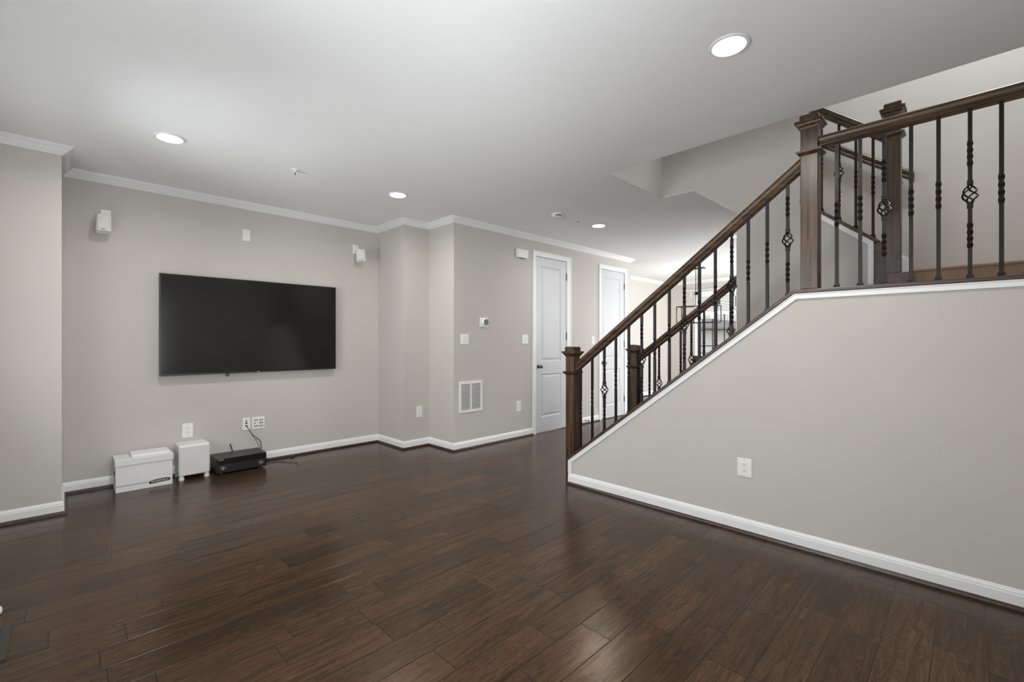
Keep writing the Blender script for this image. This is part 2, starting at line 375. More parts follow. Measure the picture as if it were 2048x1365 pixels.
# white moulding and wood cap that run up the stair wall
def run_strip(poly_top, off, name, x0, x1, mt, bev=0.004):
    """band of vertical-to-slope thickness 'off' hanging below the polyline (y,z)"""
    n = len(poly_top); low = []
    nn = []
    for i in range(n - 1):
        d = Vector((poly_top[i + 1][0] - poly_top[i][0], poly_top[i + 1][1] - poly_top[i][1])).normalized(); nn.append(Vector((d.y, -d.x)))
    for i in range(n):
        if i == 0: m_ = nn[0]
        elif i == n - 1: m_ = nn[-1]
        else: m_ = (nn[i - 1] + nn[i]) / (1 + nn[i - 1].dot(nn[i]))
        low.append((poly_top[i][0] + m_.x * off, poly_top[i][1] + m_.y * off))
    vs = []; fs = []
    for q in poly_top: vs += [(x0, q[0], q[1]), (x1, q[0], q[1])]
    for q in low: vs += [(x0, q[0], q[1]), (x1, q[0], q[1])]
    k = 2 * n
    for i in range(n - 1):
        a, b, c_, d = 2 * i, 2 * i + 1, 2 * i + 3, 2 * i + 2
        fs += [(a, b, c_, d), (k + a, k + d, k + c_, k + b), (a, d, k + d, k + a), (b, k + b, k + c_, c_)]
    fs += [(0, k, k + 1, 1), (2 * n - 2, 2 * n - 1, k + 2 * n - 1, k + 2 * n - 2)]
    return MB().add(vs, fs)
edge = [(CY0, 0.094), (CY0, CZ0), (CY1, CZ1), (YB, CZ1)]
a = run_strip([(y, z) for y, z in edge], -0.034, 'x', XS - 0.011, XS, TRIM)
b2 = run_strip([(y, z) for y, z in edge], -0.008, 'x', XS - 0.015, XS - 0.011, TRIM)
a.add(b2.v, b2.f)
struct(a.build('trim_2', TRIM, bevel=0.003))
capl = [(CY0 + 0.012, CZ0 - 0.009), (CY1, CZ1), (YB, CZ1)]
cp = run_strip(capl, 0.022, 'x', XS - 0.02, XSI + 0.02, WOODY)
struct(cp.build('trim_3', WOODY, bevel=0.004))
# second knee wall: moulding, cap and end board
edge2 = [(K0[0], 1.53), K0, (0.90, K0[1] + KS * 0.40)]
e2 = run_strip(edge2, 0.036, 'x', XM - 0.012, XM, TRIM)
struct(e2.build('trim_4', TRIM, bevel=0.003))
cp2 = run_strip([(K0[0] - 0.02, K0[1] - 0.016), K1], -0.022, 'x', XM - 0.02, XMI + 0.02, WOODY)
cp2.box(XM - 0.015, XMI + 0.015, K0[0] - 0.05, K0[0] - 0.002, 1.53, K0[1] - 0.012)
struct(cp2.build('trim_5', WOODY, bevel=0.003))

# ------------------------------------------------------------------ doors
def door(name, x0, x1, cx0, cx1, swing_right=True):
    root = struct(bpy.data.objects.new(name, None)); COL.objects.link(root); root.location = ((x0 + x1) / 2, YH, 0)
    cs = MB()
    zt = DZ + 0.062
    for (p, q) in ((cx0, x0 + 0.004), (x1 - 0.004, cx1)): cs.box(p, q, YH - 0.014, YH, 0, DZ - 0.004)
    cs.box(cx0, cx1, YH - 0.014, YH, DZ - 0.004, zt)
    for (p, q) in ((cx0, cx0 + 0.014), (cx1 - 0.014, cx1)): cs.box(p, q, YH - 0.02, YH - 0.0141, 0, zt - 0.0142)
    cs.box(cx0, cx1, YH - 0.02, YH - 0.0141, zt - 0.014, zt)
    cs.box(x0 - 0.001, x0 + 0.006, YH, YH + T, 0, DZ); cs.box(x1 - 0.006, x1 + 0.001, YH, YH + T, 0, DZ); cs.box(x0, x1, YH, YH + T, DZ - 0.006, DZ + 0.001)
    cs.build('casing', TRIM, root)
    X0, X1, Z0, Z1 = x0 + 0.009, x1 - 0.009, 0.012, DZ - 0.011
    yf, yb = YH + 0.004, YH + 0.04
    lf = MB()
    # two raised panels: rails and stiles as a frame with sloped sticking
    s = 0.115; mid0, mid1 = 0.80, 0.97; bot = 0.21; top = Z1 - 0.12
    pan = [(X0 + s, X1 - s, bot, mid0), (X0 + s, X1 - s, mid1, top)]
    lf.box(X0, X0 + s, yf, yb, Z0, Z1); lf.box(X1 - s, X1, yf, yb, Z0, Z1)
    lf.box(X0 + s, X1 - s, yf, yb, Z0, bot); lf.box(X0 + s, X1 - s, yf, yb, mid0, mid1); lf.box(X0 + s, X1 - s, yf, yb, top, Z1)
    for (a0, a1, b0, b1) in pan:
        r = []
        for (ins, dep) in ((0, 0), (0.014, 0.011), (0.022, 0.011), (0.046, 0.003)):
            r.append([(a0 + ins, yf + dep, b0 + ins), (a1 - ins, yf + dep, b0 + ins), (a1 - ins, yf + dep, b1 - ins), (a0 + ins, yf + dep, b1 - ins)])
        vs = [p for ring in r for p in ring]; fs = []
        for k in range(3):
            for i in range(4): j = (i + 1) % 4; fs.append((k * 4 + i, k * 4 + j, k * 4 + 4 + j, k * 4 + 4 + i))
        fs.append((12, 13, 14, 15)); lf.add(vs, fs)
        lf.box(a0, a1, yb - 0.015, yb, b0, b1)
    leaf = lf.build('door_leaf', DOORM, root)
    kx = x0 + 0.07
    kb = MB().lathe([(0.0, 0), (0.026, 0), (0.026, -0.006), (0.012, -0.012), (0.011, -0.03), (0.022, -0.038), (0.0275, -0.05), (0.024, -0.062), (0.012, -0.068), (0.0, -0.069)], (kx, yf, 0.905), 'Y', 20)
    k = kb.build('door_knob', NICKEL, root, smooth=True); k['label'] = 'dark metal round door knob'
    for hz in (0.28, 1.32 if name == 'door_1' else 1.2, 2.17):
        h = MB().box(x1 - 0.014, x1 + 0.004, YH - 0.004, YH + 0.006, hz - 0.05, hz + 0.05)
        h.lathe([(0.006, -0.05), (0.006, 0.05)], (x1 - 0.005, YH - 0.008, hz), 'Z', 10)
        h.build('hinge', GREYMET, root)
    return root
door('door_1', D1X[0], D1X[1], 4.456, 5.277)
door('door_2', D2X[0], D2X[1], 5.986, 6.817)

# ------------------------------------------------------------------ windows
def window(name, axis, c, a0, a1, z0, z1, inward, split, grille=None):
    root = struct(bpy.data.objects.new(name, None)); COL.objects.link(root)
    root.location = (c, (a0 + a1) / 2, z0) if axis == 'X' else ((a0 + a1) / 2, c, z0)
    def bx(mb, p, q, d0, d1, e0, e1):
        d0, d1 = sorted((c + d0, c + d1))
        if axis == 'X': mb.box(d0, d1, p, q, e0, e1)
        else: mb.box(p, q, d0, d1, e0, e1)
    i = inward
    f = MB(); cw = 0.07
    for (p, q, e0, e1) in ((a0 - cw, a0, z0 - cw, z1 + cw), (a1, a1 + cw, z0 - cw, z1 + cw), (a0 - cw, a1 + cw, z1, z1 + cw), (a0 - cw, a1 + cw, z0 - cw, z0)): bx(f, p, q, 0, 0.016 * i, e0, e1)
    bx(f, a0 - cw - 0.02, a1 + cw + 0.02, 0, 0.04 * i, z0 - 0.005, z0 + 0.02)
    f.build('casing', TRIM, root, bevel=0.002)
    s = MB(); fw = 0.045; dd = (-0.075 * i, -0.03 * i)
    for k in range(split):
        p = a0 + (a1 - a0) * k / split; q = a0 + (a1 - a0) * (k + 1) / split
        for (p1, q1, e0, e1) in ((p, p + fw, z0, z1), (q - fw, q, z0, z1), (p, q, z0, z0 + fw), (p, q, z1 - fw, z1), (p, q, 1.85 if grille else (z0 + z1) / 2 - 0.03, 1.92 if grille else (z0 + z1) / 2 + 0.03)): bx(s, p1, q1, dd[0], dd[1], e0, e1)
    s.build('sash', TRIM, root)
    if grille:
        gr = MB(); zm = (z0 + z1) / 2 - 0.03 if grille is True else grille
        for k in range(split):
            p = a0 + (a1 - a0) * k / split + fw; q = a0 + (a1 - a0) * (k + 1) / split - fw
            for t in (1, 2): c_ = q - (q - p) * t / 3 ; bx(gr, c_ - 0.011, c_ + 0.011, -0.066 * i, -0.058 * i, z0 + fw, zm)
            for zz in (0.97, 1.14, 1.505): bx(gr, p, q, -0.0665 * i, -0.0575 * i, zz - 0.010, zz + 0.010)
        gr.build('muntin', IRON, root)['label'] = 'dark grid bars of the lower sash'
    g = MB(); bx(g, a0, a1, -0.055 * i, -0.05 * i, z0, z1); g.build('pane', GLASS, root)
    return root
window('window_1', 'X', XL, wy0, wy1, wz0, wz1, 1, 1)
window('window_5', 'X', XL, 0.55, 1.85, wz0, wz1, 1, 1)
window('window_back_added', 'Y', YB, -0.3, 1.2, 0.5, 2.2, 1, 2)  # added unseen window, lets the back fill lamp in
window('window_2', 'X', XW, v0, v1, u0, u1, -1, 2, 1.85)
window('window_dining_added', 'Y', 0.0, 6.8, 9.8, 0.7, 2.3, 1, 3)  # added out of view as the opening for the dining fill

# ------------------------------------------------------------------ stairs
stair = thing('staircase', 'wooden staircase climbing behind the greige knee wall to a landing', 'staircase', ((XSI + XM) / 2, 2.4, 0))
RUN, RISE = 0.2475, 0.19
for k in range(8):
    y = 2.47 - RUN * k
    MB().box(XSI + 0.001, XM - 0.001, y - 0.016, y, RISE * k, RISE * (k + 1) - 0.025).build('riser', TRIM, stair)
    y1 = y - RUN if k < 7 else YEND
    MB().box(XSI + 0.001, XM - 0.001, y1 - 0.016 if k < 7 else y1 + 0.002, y + 0.025, RISE * (k + 1) - 0.025, RISE * (k + 1)).build('tread', WOODX, stair, bevel=0.006)
cs_ = MB().prism([(2.53, 0), (2.53, CZ0), (1.4505, CZ0 + (2.53 - 1.4505) * SL), (1.4505, 0)], 'X', XM + 0.0005, XMI)
struct(cs_.build('wall_stair_curb', WALL))
upst = thing('staircase', 'carpeted upper steps turning from the landing toward the ceiling opening', 'staircase', ((XMI + XF) / 2, 0.3, 1.52))
MB().box(XMI + 0.002, XF - 0.002, YEND + 0.002, 0.30, 1.52, 1.74).build('landing_step_riser', CARPET, upst)['label'] = 'tan carpeted step of the landing'
MB().box(XMI - 0.01, XF - 0.002, YEND + 0.002, 0.30, 1.74, 1.762).build('landing_carpet', CARPET, upst, bevel=0.008)['label'] = 'tan carpet on the landing step'
MB().box(XMI + 0.002, XF - 0.002, 0.30, 0.49, 1.52, 1.735).build('corner_step', WOODX, upst, bevel=0.005)
zig = []
for k in range(4): zig += [(0.492 + 0.24 * k, 1.735 + 0.196 * k), (0.492 + 0.24 * k, 1.735 + 0.196 * (k + 1))]
zig += [(0.492 + 0.24 * 4, 1.735 + 0.196 * 4), (1.44, 2.42)]
MB().prism(zig, 'X', XMI + 0.002, XF - 0.02).build('carpeted_flight', CARPET, upst)['label'] = 'tan carpeted upper flight'
sk = MB().prism([(0.385, 1.736), (0.385, 1.955), (0.40, 1.98), (1.2, 1.98 + 0.8 * 0.70), (1.2, 1.80), (0.49, 1.736)], 'X', XF - 0.016, XF - 0.001)
sk.build('skirt_board', TRIM, upst, bevel=0.004)['label'] = 'white skirt board on the wall'

# ------------------------------------------------------------------ railings
SQ = 0.0084
def bar_mesh(h, twists):
    """square iron bar of height h with twisted zones (z0, z1)"""
    zs = [0.0]
    for t0, t1 in twists:
        k = 20
        zs += [t0 + (t1 - t0) * i / k for i in range(k + 1)]
    zs.append(h); zs = sorted(set(zs))
    vs = []; fs = []
    for z in zs:
        ang = 0.0; sc = 1.0
        for t0, t1 in twists:
            if z >= t1: ang += 2 * math.pi
            elif z > t0:
                ang += 2 * math.pi * (z - t0) / (t1 - t0); sc = 1.0
        for i in range(4):
            a_ = ang + math.pi / 4 + i * math.pi / 2
            vs.append((SQ * 1.41 * sc * math.cos(a_), SQ * 1.41 * sc * math.sin(a_), z))
    for k in range(len(zs) - 1):
        for i in range(4): j = (i + 1) % 4; fs.append((k * 4 + i, k * 4 + j, k * 4 + 4 + j, k * 4 + 4 + i))
    fs.append((3, 2, 1, 0)); n = len(zs) - 1; fs.append((n * 4, n * 4 + 1, n * 4 + 2, n * 4 + 3))
    return MB().add(vs, fs)
def proto_baluster(h, kind, slope):
    """kind 0/1: one twist; 2: twists with a basket. Built at the origin, foot at z = 0"""
    m_ = h * 0.5
    if kind == 2:
        lo = bar_mesh(m_ - 0.05, [(m_ - 0.27, m_ - 0.14)]); hi = bar_mesh(h - m_ - 0.05, [(0.09, 0.22)])
        hi.v = [(x, y, z + m_ + 0.05) for x, y, z in hi.v]; lo.add(hi.v, hi.f); bar = lo
    else:
        s = 0.0 if kind == 0 else 0.015
        bar = bar_mesh(h, [(m_ - 0.07 + s, m_ + 0.08 + s)])
    ob = bar.build('baluster', IRON)
    sh = MB(); r0, r1 = 0.0165, 0.0125
    vs = []
    for z, r in ((-0.002, r0), (0.012, r0), (0.016, r1), (0.026, r1)):
        for (sx, sy) in ((-1, -1), (1, -1), (1, 1), (-1, 1)): vs.append((sx * r, sy * r, z - (sy * r * slope if z < 0.014 else 0)))
    fs = [(0, 3, 2, 1), (12, 13, 14, 15)]
    for k in range(3):
        for i in range(4): j = (i + 1) % 4; fs.append((k * 4 + i, k * 4 + j, k * 4 + 4 + j, k * 4 + 4 + i))
    sh.add(vs, fs); s_ = sh.build('shoe', IRON); s_.parent = ob
    if kind == 2:
        b = MB()
        for q in range(4):
            pts = []
            for i in range(17):
                t = i / 16; r = 0.004 + 0.0255 * math.sin(math.pi * t) ** 1.15; an = q * math.pi / 2 + 1.35 * math.pi * t
                pts.append((r * math.cos(an), r * math.sin(an), m_ - 0.05 + 0.1 * t))
            b.tube(pts, 0.0042, 6)
        for zc in (m_ - 0.058, m_ + 0.058):
            for dz in (-0.006, 0.006): b.box(-0.0115, 0.0115, -0.0115, 0.0115, zc + dz - 0.0045, zc + dz + 0.0045)
        o2 = b.build('basket', IRON, smooth=True); o2.parent = ob; o2['label'] = 'twisted wire basket knot'
    return ob
def balusters(root, spots, h, slope):
    """spots: (x, y, z, kind)"""
    pr = {}
    for x, y, z, k in spots:
        if k not in pr: o = pr[k] = proto_baluster(h, k, slope)
        else: o = copy_tree(pr[k])
        o.parent = root; o.location = Vector((x, y, z)) - Vector(parent_world(root))
def newel(root, x, y, z0, ztop, plugs=(), bottom=None):
    h = 0.045
    shaft = MB().box(x - h, x + h, y - h, y + h, z0, ztop - 0.05).build('newel_post', WOODZ, root, bevel=0.003)
    cb = MB()
    def sq(z, r): return [(x - r, y - r, z), (x + r, y - r, z), (x + r, y + r, z), (x - r, y + r, z)]
    def stack(levels):
        vs = []; fs = []
        for z, r in levels: vs += sq(z, r)
        for k in range(len(levels) - 1):
            for i in range(4): j = (i + 1) % 4; fs.append((k * 4 + i, k * 4 + j, k * 4 + 4 + j, k * 4 + 4 + i))
        fs.append((3, 2, 1, 0)); q = 4 * (len(levels) - 1); fs.append((q, q + 1, q + 2, q + 3)); cb.add(vs, fs)
    stack([(ztop - 0.088, h + 0.001), (ztop - 0.078, h + 0.006), (ztop - 0.066, h + 0.016), (ztop - 0.058, h + 0.018), (ztop - 0.056, h + 0.026), (ztop - 0.042, h + 0.026), (ztop - 0.040, h + 0.004), (ztop - 0.008, h + 0.004), (ztop, h - 0.004)])
    cb.build('newel_cap', WOODX, shaft)
    cb = MB()
    def stack2(levels):
        vs = []; fs = []
        for z, r in levels: vs += sq(z, r)
        for k in range(len(levels) - 1):
            for i in range(4): j = (i + 1) % 4; fs.append((k * 4 + i, k * 4 + j, k * 4 + 4 + j, k * 4 + 4 + i))
        fs.append((3, 2, 1, 0)); q = 4 * (len(levels) - 1); fs.append((q, q + 1, q + 2, q + 3)); cb.add(vs, fs)
    stack2([(ztop - 0.248, h + 0.001), (ztop - 0.240, h + 0.008), (ztop - 0.232, h + 0.018), (ztop - 0.222, h + 0.022), (ztop - 0.216, h + 0.001)])
    cb.build('collar', WOODX, shaft)
    for pz in plugs:
        MB().lathe([(0.0, 0), (0.011, 0), (0.010, -0.003), (0.0, -0.0035)], (x - h, y, pz), 'X', 16).build('wood_plug', WOODX, shaft)
    return shaft
RAILP = [(-0.020, -0.035), (0.020, -0.035), (0.026, -0.028), (0.026, -0.018), (0.020, -0.010), (0.029, 0.002), (0.031, 0.014), (0.027, 0.025), (0.015, 0.033), (0, 0.035),
         (-0.015, 0.033), (-0.027, 0.025), (-0.031, 0.014), (-0.029, 0.002), (-0.020, -0.010), (-0.026, -0.018), (-0.026, -0.028)]
def rail(root, x, p0, p1, name='handrail'):
    """moulded rail in the plane X = x from (y,z) p0 to p1, cut plumb at both ends"""
    d = Vector((p1[0] - p0[0], p1[1] - p0[1])); c_ = abs(d.x) / d.length
    vs = []; n = len(RAILP)
    for (y, z) in (p0, p1):
        for (o, h) in RAILP: vs.append((x + o, y, z + h / c_))
    fs = [tuple(range(n)), tuple(range(2 * n - 1, n - 1, -1))] + [(i, (i + 1) % n, n + (i + 1) % n, n + i) for i in range(n)]
    return MB().add(vs, fs).build(name, WOODY, root, smooth=True)
XR = 3.225; XR2 = 4.255
def cap_z(y): return CZ0 + SL * (CY0 - y) + 0.022 / math.cos(math.atan(SL)) - 0.002
RS = 0.765
def rail_z(y): return 1.437 + RS * (1.9 - y)
r1 = thing('stair_railing', 'front flight railing with dark oak newels and handrail over the greige wall', 'stair railing', (XR, 2.45, 0))
newel(r1, XR, 2.492, 0.0, 1.2)
newel(r1, XR, 0.686, cap_z(CY1) + 0.0, 2.615, plugs=(2.467, 1.62))
rail(r1, XR, (2.447, rail_z(2.447)), (0.731, rail_z(0.731)))
ys = [2.404, 2.283, 2.161, 2.05, 1.93, 1.816, 1.706, 1.589, 1.473, 1.364, 1.252, 1.143, 1.039, 0.925, 0.809]
H1 = rail_z(1.5) - 0.04 / math.cos(math.atan(RS)) - cap_z(1.5) + 0.02
balusters(r1, [(XR, y, cap_z(y) - 0.002, (0, 1, 2)[i % 3]) for i, y in enumerate(ys)], H1, SL)
r2 = thing('landing_railing', 'level landing guard with black iron balusters at the top right', 'stair railing', (XR, 0.05, CZ1))
rail(r2, XR, (0.6405, 2.44), (YB + 0.02, 2.44))
ys2 = [0.556, 0.446, 0.340, 0.228, 0.121, 0.006, -0.101, -0.212, -0.322]
balusters(r2, [(XR, y, CZ1 + 0.020, (0, 1, 2)[i % 3]) for i, y in enumerate(ys2)], 2.44 - 0.03 - CZ1 - 0.020, 0.0)
r3 = thing('stair_railing', 'shorter railing on the far side of the flight ending at the central wall', 'stair railing', (XR2, 2.45, 0))
newel(r3, XR2, 2.475, 0.0, 1.212)
def rail_z3(y): return 1.4475 + 0.745 * (1.925 - y)
rail(r3, XR2, (2.43, rail_z3(2.43)), (1.45, rail_z3(1.45)))
ys3 = [2.417, 2.309, 2.204, 2.092, 1.98, 1.875, 1.756, 1.645, 1.517]
z3 = lambda y: CZ0 + SL * (2.53 - y) - 0.002
H3 = rail_z3(1.9) - 0.045 - z3(1.9)
balusters(r3, [(XR2, y, rail_z3(y) - 0.045 - H3, (0, 1, 2)[i % 3]) for i, y in enumerate(ys3)], H3, SL)
r4 = thing('stair_railing', 'upper flight railing behind the landing rising to the ceiling opening', 'stair railing', (XR2, 0.45, 1.7))
nw4 = newel(r4, XR2, 0.398, 1.735, 2.956)
MB().box(XM - 0.002, XMI - 0.012, 0.305, 0.447, 1.521, 1.735).build('plinth', WOODX, nw4, bevel=0.004)
def k_z(y): return K0[1] + KS * (y - K0[0]) + 0.026
def rail_z4(y): return 2.735 + 0.83 * (y - 0.443)
rail(r4, XR2, (0.443, rail_z4(0.443)), (K1[0] - 0.0, rail_z4(K1[0])))
balusters(r4, [(XR2, y, k_z(y), k) for y, k in ((0.833, 1), (0.719, 2), (0.614, 0), (0.512, 1))], rail_z4(0.6) - 0.045 - k_z(0.6), -KS)
r5 = thing('wall_handrail', 'dark oak handrail mounted on the stairwell wall behind the landing', 'handrail', (XF - 0.07, 0.35, 2.68))
rail(r5, XF - 0.07, (0.345, 2.655), (1.9, 2.655 + 1.555 * 0.74))
for y in (0.45, 1.5):
    z = 2.655 + (y - 0.345) * 0.74
    MB().tube([(XF, y, z - 0.09), (XF - 0.03, y, z - 0.09), (XF - 0.06, y, z - 0.07), (XF - 0.07, y, z - 0.04)], 0.007, 8).lathe([(0.0, 0), (0.025, 0), (0.02, -0.008), (0.0, -0.009)], (XF, y, z - 0.09), 'X', 16).build('bracket', NICKEL, r5, smooth=True)
r6 = thing('newel_post', 'low dark newel post standing on the floor beyond the stairs', 'newel post', (5.77, 2.45, 0))
newel(r6, 5.77, 2.45, 0.0, 1.065)

# ------------------------------------------------------------------ ceiling fixtures
def downlight(x, y, label, watts=9):
    r = thing('ceiling_light', label, 'ceiling light', (x, y, ZC), 'recessed ceiling lights')
    MB().lathe([(0.068, 0.0), (0.086, 0.0), (0.09, -0.003), (0.086, -0.008), (0.074, -0.009), (0.070, -0.004), (0.068, -0.003)], (x, y, ZC), 'Z', 40).build('trim_ring', TRIM, r, smooth=True)
    MB().lathe([(0.0, -0.001), (0.074, -0.001), (0.074, -0.008), (0.06, -0.012), (0.03, -0.014), (0.0, -0.0145)], (x, y, ZC), 'Z', 40).build('diffuser', LAMP, r, smooth=True)
    l = lamp('downlight_lamp', 'AREA', (x, y, ZC - 0.018), watts, 0.14, None, (0, 0, 0), (1, 0.97, 0.93), R(165), 'DISK')
    l.parent = r; l.location = (0, 0, -0.018)
    return r
downlight(2.25, 0.81, 'large recessed ceiling light nearest the viewer, left of the stair opening')
downlight(0.53, 3.893, 'recessed ceiling light at the left, in front of the left end of the television')
downlight(2.29, 3.87, 'recessed ceiling light in front of the stepped wall corner')
downlight(4.633, 3.187, 'recessed ceiling light in the passage near the white doors', 7)
downlight(6.40, 2.285, 'recessed ceiling light glimpsed under the handrail beside the central stair wall')
def sprinkler(x, y, label):
    r = thing('sprinkler', label, 'fire sprinkler', (x, y, ZC))
    MB().lathe([(0.0, 0), (0.033, 0), (0.033, -0.003), (0.024, -0.008), (0.0, -0.009)], (x, y, ZC), 'Z', 24).build('escutcheon', PLATE, r, smooth=True)
    b = MB().lathe([(0.0, -0.008), (0.009, -0.008), (0.009, -0.022), (0.0, -0.022)], (x, y, ZC), 'Z', 12)
    for s in (-1, 1): b.tube([(x + 0.008 * s, y, ZC - 0.02), (x + 0.014 * s, y, ZC - 0.034), (x + 0.004 * s, y, ZC - 0.047)], 0.0025, 6)
    b.lathe([(0.0, -0.046), (0.015, -0.047), (0.015, -0.049), (0.0, -0.05)], (x, y, ZC), 'Z', 16)
    b.build('sprinkler_head', PLATE, r)
    MB().lathe([(0.0, -0.022), (0.004, -0.022), (0.004, -0.046), (0.0, -0.046)], (x, y, ZC), 'Z', 8).build('bulb', DARK, r)
sprinkler(1.36, 3.905, 'white fire sprinkler on the ceiling above the television')
sprinkler(4.213, 3.187, 'small fire sprinkler on the ceiling beside the smoke detector')
sd = thing('smoke_detector', 'round white smoke detector with a dark slot on the ceiling', 'smoke detector', (3.888, 3.22, ZC))
MB().lathe([(0.0, 0), (0.066, 0), (0.066, -0.012), (0.058, -0.018), (0.055, -0.034), (0.045, -0.042), (0.0, -0.044)], (3.888, 3.22, ZC), 'Z', 32).build('housing', PLATE, sd, smooth=True)
def arc_slot():
    m = MB(); n = 10
    for i in range(n):
        a0 = R(200) + R(70) * i / n; a1 = R(200) + R(70) * (i + 0.98) / n
        p = []
        for z in (-0.022, -0.032):
            for a_ in (a0, a1): p.append((3.888 + 0.0585 * math.cos(a_), 3.22 + 0.0585 * math.sin(a_), ZC + z))
        q = [(3.888 + (x - 3.888) * 0.9, 3.22 + (y - 3.22) * 0.9, z) for x, y, z in p]
        m.add(p + q, [(0, 1, 3, 2), (4, 6, 7, 5), (0, 4, 5, 1), (2, 3, 7, 6), (0, 2, 6, 4), (1, 5, 7, 3)])
    return m
arc_slot().build('slot', DARK, sd)

# ------------------------------------------------------------------ wall plates
def plate_frame(axis, c, sgn):
    """returns put(mb, a0, a1, z0, z1, d0, d1): box on a wall, d = distance out of the wall"""
    def put(mb, a0, a1, z0, z1, d0, d1):
        p, q = sorted((c + sgn * d0, c + sgn * d1))
        if axis == 'Y': mb.box(a0, a1, p, q, z0, z1)
        else: mb.box(p, q, a0, a1, z0, z1)
        return mb
    return put
def outlet(axis, c, sgn, a, z, label, wd=0.086, ht=0.134, name='wall_outlet', cat='outlet'):
    put = plate_frame(axis, c, sgn)
    loc = (a, c, z) if axis == 'Y' else (c, a, z)
    r = thing(name, label, cat, loc)
    put(MB(), a - wd / 2, a + wd / 2, z - ht / 2, z + ht / 2, 0, 0.006).build('cover_plate', PLATE, r, bevel=0.003)
    rc_ = put(MB(), a - 0.017, a + 0.017, z - 0.034, z + 0.034, 0.005, 0.0085).build('receptacle', PLATE, r, bevel=0.001)
    for dz in (0.019, -0.019):
        for (p0, p1, e0, e1) in ((-0.0075, -0.005, 0, 0.008), (0.005, 0.0075, 0, 0.0065), (-0.0025, 0.0025, -0.009, -0.004)):
            put(MB(), a + p0, a + p1, z + dz + e0, z + dz + e1, 0.008, 0.0088).build('slot', DARK, rc_)
    for dz in (0.05, -0.05): put(MB(), a - 0.002, a + 0.002, z + dz - 0.002, z + dz + 0.002, 0.0055, 0.0064).build('screw', GREYMET, r)
    return r
def switch(a, z, n, wd, label):
    put = plate_frame('Y', YH, -1)
    r = thing('light_switch', label, 'light switch', (a, YH, z))
    put(MB(), a - wd / 2, a + wd / 2, z - 0.06, z + 0.06, 0, 0.006).build('cover_plate', PLATE, r, bevel=0.003)
    for i in range(n):
        x = a + (i - (n - 1) / 2) * 0.046
        m = put(MB(), x - 0.017, x + 0.017, z - 0.034, z + 0.034, 0.005, 0.0075)
        m.build('bezel', PLATE, r)
        vs = [(x - 0.014, YH - 0.0075, z - 0.03), (x + 0.014, YH - 0.0075, z - 0.03), (x + 0.014, YH - 0.0075, z + 0.03), (x - 0.014, YH - 0.0075, z + 0.03),
              (x - 0.014, YH - 0.0085, z - 0.03), (x + 0.014, YH - 0.0085, z - 0.03), (x + 0.014, YH - 0.0125, z + 0.03), (x - 0.014, YH - 0.0125, z + 0.03)]
        MB().add(vs, [(0, 3, 2, 1), (4, 5, 6, 7), (0, 1, 5, 4), (1, 2, 6, 5), (2, 3, 7, 6), (3, 0, 4, 7)]).build('rocker', PLATE, r)
outlet('Y', YT, -1, 0.843, 0.408, 'white outlet on the television wall above the white subwoofer')
outlet('Y', YC, -1, 3.008, 0.415, 'white outlet on the narrow stepped wall face between the corners', 0.08)
outlet('Y', YH, -1, 4.196, 0.41, 'white outlet low on the wall left of the first door', 0.08)
outlet('X', XS, -1, 1.0415, 0.425, 'white outlet alone on the stair wall', 0.089, 0.119)
switch(3.306, 1.27, 2, 0.118, 'double rocker light switch under the round thermostat')
switch(4.317, 1.272, 2, 0.114, 'double rocker light switch beside the first white door')
switch(5.838, 1.262, 1, 0.08, 'light switch between the two white doors')
put = plate_frame('Y', YT, -1)
bp_ = thing('wall_plate', 'blank white cover plate on the wall high above the television', 'wall plate', (1.336, YT, 2.328))
put(MB(), 1.301, 1.371, 2.27, 2.385, 0, 0.006).build('cover_plate', PLATE, bp_, bevel=0.003)
put(MB(), 1.332, 1.340, 2.362, 2.366, 0.005, 0.0068).build('screw', GREYMET, bp_)
mp_ = thing('media_plate', 'narrow white plate with stacked black ports and a cable, above the receiver', 'wall plate', (1.336, YT, 0.404))
put(MB(), 1.299, 1.373, 0.341, 0.467, 0, 0.006).build('cover_plate', PLATE, mp_, bevel=0.003)
ports = MB(); put(ports, 1.328, 1.345, 0.432, 0.440, 0.005, 0.008); put(ports, 1.327, 1.345, 0.407, 0.421, 0.005, 0.008); put(ports, 1.327, 1.345, 0.380, 0.394, 0.005, 0.008)
ports.build('port', DARK, mp_)
sp_ = thing('speaker_plate', 'wide white plate with rows of dark speaker terminals', 'wall plate', (1.447, YT, 0.403))
put(MB(), 1.388, 1.507, 0.340, 0.467, 0, 0.006).build('cover_plate', PLATE, sp_, bevel=0.003)
for gx in (1.424, 1.472):
    for dz in (-0.03, 0.0, 0.03):
        for dx in (-0.01, 0.01):
            if gx < 1.45 and dz == 0.0 and dx > 0: continue
            MB().lathe([(0.0, 0), (0.0055, 0), (0.0045, -0.012), (0.0, -0.012)], (gx + dx, YT - 0.006, 0.403 + dz), 'Y', 10).build('terminal', DARK, sp_)
th = thing('thermostat', 'round black faced thermostat on a square white base plate', 'thermostat', (3.597, YH, 1.475))
put = plate_frame('Y', YH, -1)
put(MB(), 3.535, 3.66, 1.42, 1.53, 0, 0.008).build('base_plate', PLATE, th, bevel=0.006)
MB().lathe([(0.0, -0.006), (0.040, -0.006), (0.042, -0.012), (0.042, -0.03), (0.040, -0.034), (0.0, -0.034)], (3.610, YH, 1.475), 'Y', 32).build('dial', PLATE, th, smooth=True)
MB().lathe([(0.0, -0.033), (0.0375, -0.033), (0.036, -0.0365), (0.0, -0.037)], (3.610, YH, 1.475), 'Y', 32).build('display', GLOSSBLK, th, smooth=True)['label'] = 'black round display'
rg = MB()
